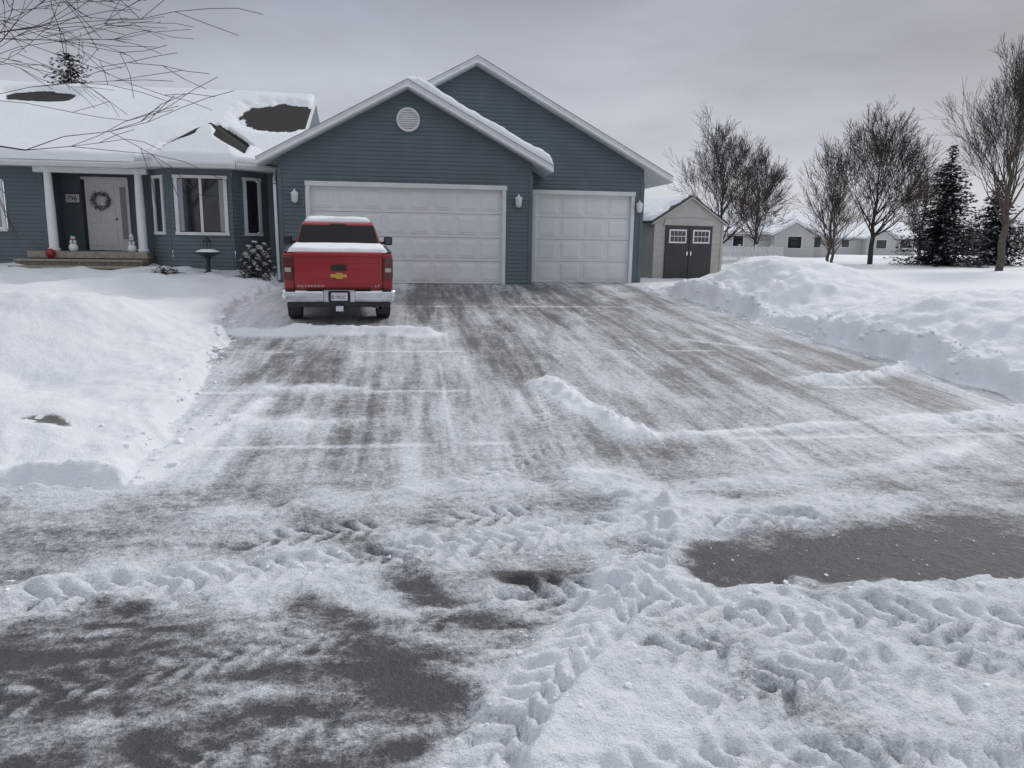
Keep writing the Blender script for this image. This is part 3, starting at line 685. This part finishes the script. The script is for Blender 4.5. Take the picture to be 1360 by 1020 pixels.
for s in(-1,1):
    x0,x1=sorted((s*.86,s*1.035))
    extr("tail_light_"+('l' if s<0 else 'r'),rr(x0,x1,.92,1.36,.03),.055,.34,1,M['tail'],T,.015)
    a,b=sorted((s*.885,s*1.0))
    extr("reverse_lens_"+('l' if s<0 else 'r'),rr(a,b,1.07,1.15,.015),.045,.06,1,M['lens'],T,.004)
    extr("tail_bezel_"+('l' if s<0 else 'r'),rr(x0+.02,x1-.02,1.185,1.33,.02),.046,.058,1,M['tail'],T,.004)
bp=[(-.02,.50),(-.05,.54),(-.06,.62),(-.04,.70),(.0,.73),(.16,.73),(.16,.50)]
def bump(name,x0,x1,m,prof=bp):
    return extr(name,prof,x0,x1,0,m,T,.012)
bump("rear_bumper_left",-1.0,-.30,M['chrome']);bump("rear_bumper_right",.30,1.0,M['chrome'])
for s in(-1,1):
    V=[];n=len(bp)
    for i in range(5):
        a=i/4*math.pi/2;dx=.07*math.sin(a);dy=.08*(1-math.cos(a))
        for (y,z) in bp:V.append((s*(1.0+dx),y+dy if y<.15 else .5 if i==4 else .16+dy,z))
    F=[]
    for i in range(4):
        for k in range(n):F.append((i*n+k,i*n+(k+1)%n,(i+1)*n+(k+1)%n,(i+1)*n+k))
    F.append(tuple(range(4*n,5*n)))
    fixn(mesh_obj("bumper_corner",V,F,M['chrome'],T,smooth=True))
    a,b=sorted((s*.82,s*1.0));box("corner_step",a,b,-.052,.1,.725,.737,M['black'],T)
bump("bumper_center",-.30,.30,M['chrome'],[(.02,.46),(.02,.70),(.0,.73),(.16,.73),(.16,.46)])
box("step_pad",-.6,.6,-.035,.13,.731,.742,M['black'],T)
extr("plate_recess",rr(-.21,.21,.50,.70,.03),.005,.03,1,M['black'],T)
extr("license_plate",rr(-.155,.155,.525,.68,.012),-.006,.004,1,M['plate'],T)
cu=D.curves.new("plate_digits",'FONT');cu.body="EF 7812C";cu.size=.085;cu.extrude=.001;cu.materials.append(M['black'])
t=D.objects.new("plate_digits",cu);scene.collection.objects.link(t);t.location=(-.148,-.008,.565);t.rotation_euler=(math.pi/2,0,0);t.scale=(.8,1,1);t.parent=T
box("bumper_valance",-.98,.98,-.01,.14,.40,.50,M['black'],T,.02)
box("hitch_receiver",-.045,.045,-.07,.2,.37,.46,M['black'],T,.008);box("hitch_tag",-.07,.07,-.08,-.071,.33,.43,M['plate'],T)
tubes("exhaust",[((.62,.35,.40),(.78,.12,.38),.045,.045,10)],M['chrome'],T)
box("mudflap_l",-1.0,-.76,.70,.72,.15,.5,M['black'],T);box("mudflap_r",.76,1.0,.70,.72,.15,.5,M['black'],T)
# ------------------------------------------------------------------ shed
an=math.radians(16)
SH=empty("garden_shed",(12.4,7.0,-.28),(0,0,an))
sw=3.35;sh=2.45;sp_=3.4;sd=3.2
extr("shed_body",[(0,0),(sw,0),(sw,sh),(sw/2,sp_),(0,sh)],0,sd,1,M['shedwall'],SH)
for s in (0,1):
    a=(-.18,sh-.1+0) if s==0 else (sw+.18,sh-.1);b=(sw/2,sp_+.02)
    p=[a,b,(b[0],b[1]+.06),(a[0],a[1]+.07)]
    extr("shed_roof_%d"%s,p,-.10,sd+.15,1,M['shingle'],SH)
    p=[(a[0],a[1]-.07),(b[0],b[1]-.07),(b[0],b[1]-.002),(a[0],a[1]-.002)]
    extr("shed_rake_%d"%s,p,-.10,-.06,1,M['shedwall'],SH)
def ssn(X,Y):
    e=np.minimum(np.minimum(X+.15,sw/2-.02-X),np.minimum(Y+.0,sd-Y));return sh-.1+(X+.18)*(sp_-sh+.12)/(sw/2+.18)+.055+.12*np.sqrt(np.clip(e/.15,0,1))*S(fbm(X*1.5,Y*1.5,3,3)+.5*(Y/sd),.45,.6)
hfield("shed_roof_snow",np.linspace(-.15,sw/2-.02,30),np.linspace(.0,sd,40),ssn,M['snow'],SH)
for i in range(8): box("shed_clap_%d"%i,0,sw,-.008,-.002,.3+.25*i,.305+.25*i,M['stone'],SH)
dx0,dx1,dz=.50,2.80,2.28
extr("shed_door_header",[(dx0-.1,dz),(dx1+.1,dz),(dx1+.02,dz+.22),((dx0+dx1)/2,dz+.30),(dx0-.02,dz+.22)],-.05,-.003,1,M['shedwall'],SH)
for k in range(2):
    a=dx0+k*(dx1-dx0)/2;b=a+(dx1-dx0)/2
    box("shed_door_%d"%k,a+.012,b-.012,-.06,-.004,.05,dz,M['sheddoor'],SH,.01)
    box("shed_window_frame_%d"%k,a+.16,b-.16,-.085,-.061,1.58,2.12,M['white'],SH)
    for i in range(4):
        for j in range(2):
            w=(b-a-.32-.10)/4;h=(.54-.09)/2
            x=a+.16+.05+i*w;z=1.58+.045+j*h
            box("pane_%d%d%d"%(k,i,j),x+.012,x+w-.012,-.092,-.086,z+.015,z+h-.015,M['glass'],SH)
    box("door_brace_%d"%k,a+.10,b-.10,-.068,-.061,1.3,1.4,M['sheddoor'],SH)
    box("door_handle_%d"%k,(b-.12 if k==0 else a+.06),(b-.06 if k==0 else a+.12),-.085,-.061,1.1,1.25,M['chrome'],SH)
box("shed_corner_l",-.02,.09,-.03,.02,0,sh,M['shedwall'],SH);box("shed_corner_r",sw-.09,sw+.02,-.03,.02,0,sh,M['shedwall'],SH)
# ------------------------------------------------------------------ picket fence
V=[];F=[]
a=Vector((17.2,17.0,0));b=Vector((27.5,26.0,0));L_=(b-a).length;u=(b-a).normalized();n=Vector((u.y,-u.x,0))
def fb(c0,c1,z0,z1,o0,o1):
    i=len(V)
    for z in(z0,z1):
        for s,o in((c0,o0),(c1,o0),(c1,o1),(c0,o1)):
            p=a+u*s+n*o;V.append((p.x,p.y,z))
    F.extend([(i,i+3,i+2,i+1),(i+4,i+5,i+6,i+7),(i,i+1,i+5,i+4),(i+1,i+2,i+6,i+5),(i+2,i+3,i+7,i+6),(i+3,i,i+4,i+7)])
s=0
while s<L_:
    fb(s,s+.09,-.1,1.15,0,.025);s+=.2
fb(0,L_,.25,.33,-.04,-.002);fb(0,L_,.85,.93,-.04,-.002)
s=0
while s<L_+.1:
    fb(s-.06,s+.06,-.2,1.28,-.16,-.042);s+=2.4
mesh_obj("picket_fence",V,F,M['white'])
# ------------------------------------------------------------------ far houses
def farhouse(x,y,w,d,h,rh,rot,wins=4):
    e=empty("distant_house",(x,y,-.1),(0,0,rot))
    box("walls",0,w,0,d,0,h,M['farhouse'],e)
    extr("roof_gable",[( -.3,h),(d+.3,h),(d/2,h+rh)],-.3,w+.3,0,M['farhouse'],e)
    for sgn in(0,1):
        p=[(-.4,h-.03),(d/2,h+rh+.02),(d/2,h+rh+.30),(-.4,h+.2)] if sgn==0 else [(d+.4,h-.03),(d/2,h+rh+.02),(d/2,h+rh+.30),(d+.4,h+.2)]
        extr("roof_snow_%d"%sgn,p,-.4,w+.4,0,M['snow'],e)
    g=w*.62
    extr("front_gable",[(g-1.8,0),(g+1.8,0),(g+1.8,h),(g,h+1.0),(g-1.8,h)],-1.2,-.01,1,M['farhouse'],e)
    for sgn in(-1,1):extr("front_gable_snow",[(g+sgn*2.1,h-.1),(g,h+1.05),(g,h+1.3),(g+sgn*2.1,h+.12)],-1.5,.8,1,M['snow'],e)
    box("gable_window_frame",g-.7,g+.7,-1.25,-1.203,1.0,2.2,M['trim'],e);box("gable_window",g-.6,g+.6,-1.26,-1.251,1.1,2.1,M['glass'],e)
    for i in range(wins):
        xx=w*(i+.5)/wins
        if abs(xx-g)<2.4:continue
        box("win_frame_%d"%i,xx-.55,xx+.55,-.05,-.003,1.1,2.2,M['trim'],e);box("win_%d"%i,xx-.45,xx+.45,-.06,-.051,1.2,2.1,M['glass'],e)
farhouse(31,44,9.5,8,2.3,2.0,-.1,4)
farhouse(52,66,12,8,2.3,1.8,-.12,5)
# ------------------------------------------------------------------ trees
def tree(name,x,y,h,spread,seed,trunk_r=.16,levels=5,split=(3,4),upright=.55,crown0=.25,rad_min=.006,mats=None,seg_jit=.10,ratio=.72,nprim=(2,3),blen=.24,bias=None):
    R=random.Random(seed);segs=[];z0=gz(x,y)-.15
    def br(p,d,L,r,lv):
        n=3 if lv<3 else 2;q=Vector(p)
        pts=[(q.copy(),r)]
        for i in range(n):
            d=(d+Vector((R.gauss(0,seg_jit),R.gauss(0,seg_jit),R.gauss(0,seg_jit*.6)+upright*.14))).normalized()
            q2=q+d*(L/n);r2=max(rad_min,r*(1-.22))
            segs.append((tuple(q),tuple(q2),r,r2,6 if lv==0 else 4 if lv<3 else 3,0 if lv<3 else 1));q=q2;r=r2;pts.append((q.copy(),r))
        if lv>=levels:return
        k=R.randint(*split)
        for i in range(k):
            t=pts[-1] if i==0 else pts[R.randint(1,len(pts)-1)]
            ang=R.uniform(.3,.7)*(spread if lv<2 else 1.) if i else R.uniform(.05,.25)
            az=R.uniform(0,6.283);o=d.orthogonal().normalized();w=d.cross(o)
            nd=(d*math.cos(ang)+(o*math.cos(az)+w*math.sin(az))*math.sin(ang)).normalized()
            br(t[0],nd,L*R.uniform(ratio*.85,ratio*1.15),max(rad_min,t[1]*R.uniform(.5,.7)),lv+1)
    top=Vector((x,y,z0+h*.66))
    p=Vector((x,y,z0));N=9;r=trunk_r;prev=p
    for i in range(1,N+1):
        f=i/N;q=Vector((x,y,z0)).lerp(top,f)+Vector((R.gauss(0,.05),R.gauss(0,.05),0));r2=trunk_r*(1-.85*f)+rad_min
        segs.append((tuple(prev),tuple(q),r,r2,8,0))
        if f*.66>=crown0*.8:
            for k in range(R.randint(*nprim)):
                az=R.uniform(0,6.283) if bias is None or R.random()<.35 else R.gauss(bias,.5);a=R.uniform(.5,.95)*spread*(1.05-.55*f)
                d=Vector((math.cos(az)*math.sin(a),math.sin(az)*math.sin(a),math.cos(a)))
                br(q,d,h*R.uniform(.8,1.1)*blen*(1.1-.4*f),r2*.5,1)
        prev=q;r=r2
    br(top,Vector((0,0,1)),h*.13,r,2)
    return tubes(name,segs,mats or [M['bark'],M['twig']])
tb=[M['bark2'],M['twig']]
tree("bare_tree",21.4,22.0,7.8,1.2,1,.14,5,crown0=.12,rad_min=.007,upright=.6,nprim=(3,4),blen=.24)
tree("bare_tree",25.5,26,6.8,1.25,2,.12,5,crown0=.10,rad_min=.008,upright=.6,nprim=(3,3),blen=.24)
tree("bare_tree",27.6,20,4.6,1.1,12,.09,4,crown0=.12,rad_min=.008,upright=.7,mats=tb)
tree("bare_tree",32.3,23.6,8.6,1.35,4,.17,5,crown0=.2,rad_min=.009,upright=.5,nprim=(4,4),blen=.27)
tree("bare_tree",29.0,23.0,7.0,1.1,5,.10,4,crown0=.15,rad_min=.008,upright=.7,mats=tb,nprim=(3,4),blen=.25)
tree("bare_tree",34.5,15.2,11.2,.95,6,.20,5,crown0=.2,rad_min=.007,upright=.8,mats=tb,nprim=(4,4),blen=.22)
tree("bare_tree",46,38,8,1.1,16,.14,4,crown0=.15,rad_min=.009,upright=.8)
tree("bare_tree",-5.7,-8.4,8.2,1.35,8,.18,5,split=(2,3),crown0=.34,rad_min=.006,upright=-.30,ratio=.78,blen=.28,nprim=(3,4),bias=-.3,seg_jit=.17)
def spruce(name,x,y,h,rb,seed,nb=15,snow=.1,ex=.9):
    R=random.Random(seed);z0=gz(x,y)-.1;V=[];F=[];mi=[];W_=int(h*4.6)
    for w in range(W_):
        f=w/W_;z=z0+.15+f*(h-.25);L=rb*(1-f)**ex*(.78+.35*R.random())+.10
        for b in range(max(7,int(nb*(1-f*.4)))):
            az=R.uniform(0,6.283);LL=L*R.uniform(.75,1.12);dr=Vector((math.cos(az),math.sin(az),0));sd_=Vector((-math.sin(az),math.cos(az),0))
            m=max(3,int(LL/.17))
            for k in range(m):
                t=(k+R.random()*.6)/m;p=Vector((x,y,z))+dr*(LL*t)+Vector((0,0,-.22*LL*t+.12*LL*t*t+R.gauss(0,.05)))
                for q in range(2):
                    s=R.uniform(.16,.34)*(1.15-.45*t)*(1 if f<.85 else .6);dd=(dr*R.uniform(.2,1)+sd_*R.uniform(-1.1,1.1)+Vector((0,0,R.uniform(-.45,.2)))).normalized()
                    up=Vector((R.gauss(0,.6),R.gauss(0,.6),1)).cross(dd).normalized()
                    i=len(V);V+=[tuple(p),tuple(p+dd*s*.5+up*s*.28),tuple(p+dd*s*1.2),tuple(p+dd*s*.5-up*s*.28)];F.append((i,i+1,i+2,i+3))
                    mi.append(1 if R.random()<snow*(.5+t) else 0)
    o=mesh_obj(name,V,F,[M['spruce'],M['snowleaf']],None,mi=mi)
    tubes("trunk",[((x,y,z0-.1),(x,y,z0+h*.97),.13,.02,6)],M['bark'],o)
spruce("spruce_tree",35.9,21.8,7.6,3.1,1,20)
spruce("spruce_tree",40.8,23.5,5.8,2.8,2,18)
spruce("spruce_tree",44.5,21,6.5,2.6,4,16)
spruce("spruce_tree",-11.6,14,8.8,2.3,3,22,.05,.40)
segs=[];R=random.Random(5)
for i in range(6500):
    x=R.uniform(20,190);y=125+R.uniform(-14,14)-x*.25;z=R.uniform(0,2.8)
    hgt=R.uniform(1.2,3.6)*(.7+.7*math.sin(x*.21)**2);segs.append(((x,y,z),(x+R.gauss(0,.6),y,z+hgt),.06,.02,3))
tubes("distant_trees",segs,M['twig'])
# ------------------------------------------------------------------ world, sun, camera
w=D.worlds.new("World");scene.world=w;w.use_nodes=True
nt=w.node_tree;N=nt.nodes;L=nt.links;bg=N["Background"]
sunel,sunaz=math.radians(36),math.radians(48)
sky=N.new("ShaderNodeTexSky");sky.sky_type='NISHITA';sky.sun_disc=False;sky.sun_elevation=sunel;sky.sun_rotation=sunaz;sky.dust_density=3
tc=N.new("ShaderNodeTexCoord");mp=N.new("ShaderNodeMapping");mp.inputs["Scale"].default_value=(1.2,1.2,4.2)
n=N.new("ShaderNodeTexNoise");n.inputs["Scale"].default_value=1.8;n.inputs["Detail"].default_value=5;n.inputs["Roughness"].default_value=.52
L.new(tc.outputs["Generated"],mp.inputs[0]);L.new(mp.outputs[0],n.inputs["Vector"])
sep=N.new("ShaderNodeSeparateXYZ");L.new(tc.outputs["Generated"],sep.inputs[0])
cr=N.new("ShaderNodeValToRGB");cr.color_ramp.interpolation='EASE'
K=10.
els=cr.color_ramp.elements
els[0].position=.0;els[0].color=(.61,.64,.70,1)
els[1].position=1.;els[1].color=(.84,.89,.97,1)
e2=els.new(.12);e2.color=(.50,.53,.59,1)
e2=els.new(.30);e2.color=(.345,.37,.425,1)
e2=els.new(.5);e2.color=(.66,.70,.77,1)
L.new(sep.outputs[2],cr.inputs[0])
mr=N.new("ShaderNodeMapRange");mr.inputs[1].default_value=.3;mr.inputs[2].default_value=.7;mr.inputs[3].default_value=.76*K;mr.inputs[4].default_value=1.24*K
L.new(n.outputs["Fac"],mr.inputs[0])
sc=N.new("ShaderNodeVectorMath");sc.operation='SCALE';L.new(cr.outputs[0],sc.inputs[0]);L.new(mr.outputs[0],sc.inputs["Scale"])
mx=N.new("ShaderNodeMix");mx.data_type='RGBA';mx.inputs[0].default_value=.95
L.new(sky.outputs[0],mx.inputs[6]);L.new(sc.outputs[0],mx.inputs[7])
L.new(mx.outputs[2],bg.inputs[0]);bg.inputs[1].default_value=.1
sun=D.lights.new("sun",'SUN');sun.energy=1.5;sun.angle=math.radians(10);sun.color=(1,.975,.94)
so=D.objects.new("sun",sun);scene.collection.objects.link(so)
sd_=Vector((math.sin(sunaz)*math.cos(sunel),math.cos(sunaz)*math.cos(sunel),math.sin(sunel)))
so.rotation_euler=sd_.to_track_quat('Z','Y').to_euler()
cam=D.cameras.new("camera");co=D.objects.new("camera",cam);scene.collection.objects.link(co);scene.camera=co
cam.sensor_width=36;cam.sensor_fit='HORIZONTAL';cam.lens=36*1005/1360;cam.clip_end=2000;cam.clip_start=.05
yaw,pitch,roll=.1335,.1883,.0162
Fh=Vector((math.sin(yaw),math.cos(yaw),0));R0=Vector((math.cos(yaw),-math.sin(yaw),0))
Fw=Fh*math.cos(pitch)+Vector((0,0,-math.sin(pitch)));U0=Fh*math.sin(pitch)+Vector((0,0,math.cos(pitch)))
Rr=R0*math.cos(roll)+U0*math.sin(roll);Ur=U0*math.cos(roll)-R0*math.sin(roll)
mtx=Matrix((( Rr.x,Ur.x,-Fw.x,2.826),(Rr.y,Ur.y,-Fw.y,-22.604),(Rr.z,Ur.z,-Fw.z,1.327),(0,0,0,1)))
co.matrix_world=mtx
scene.view_settings.view_transform='Standard';scene.view_settings.look='None';scene.view_settings.exposure=0
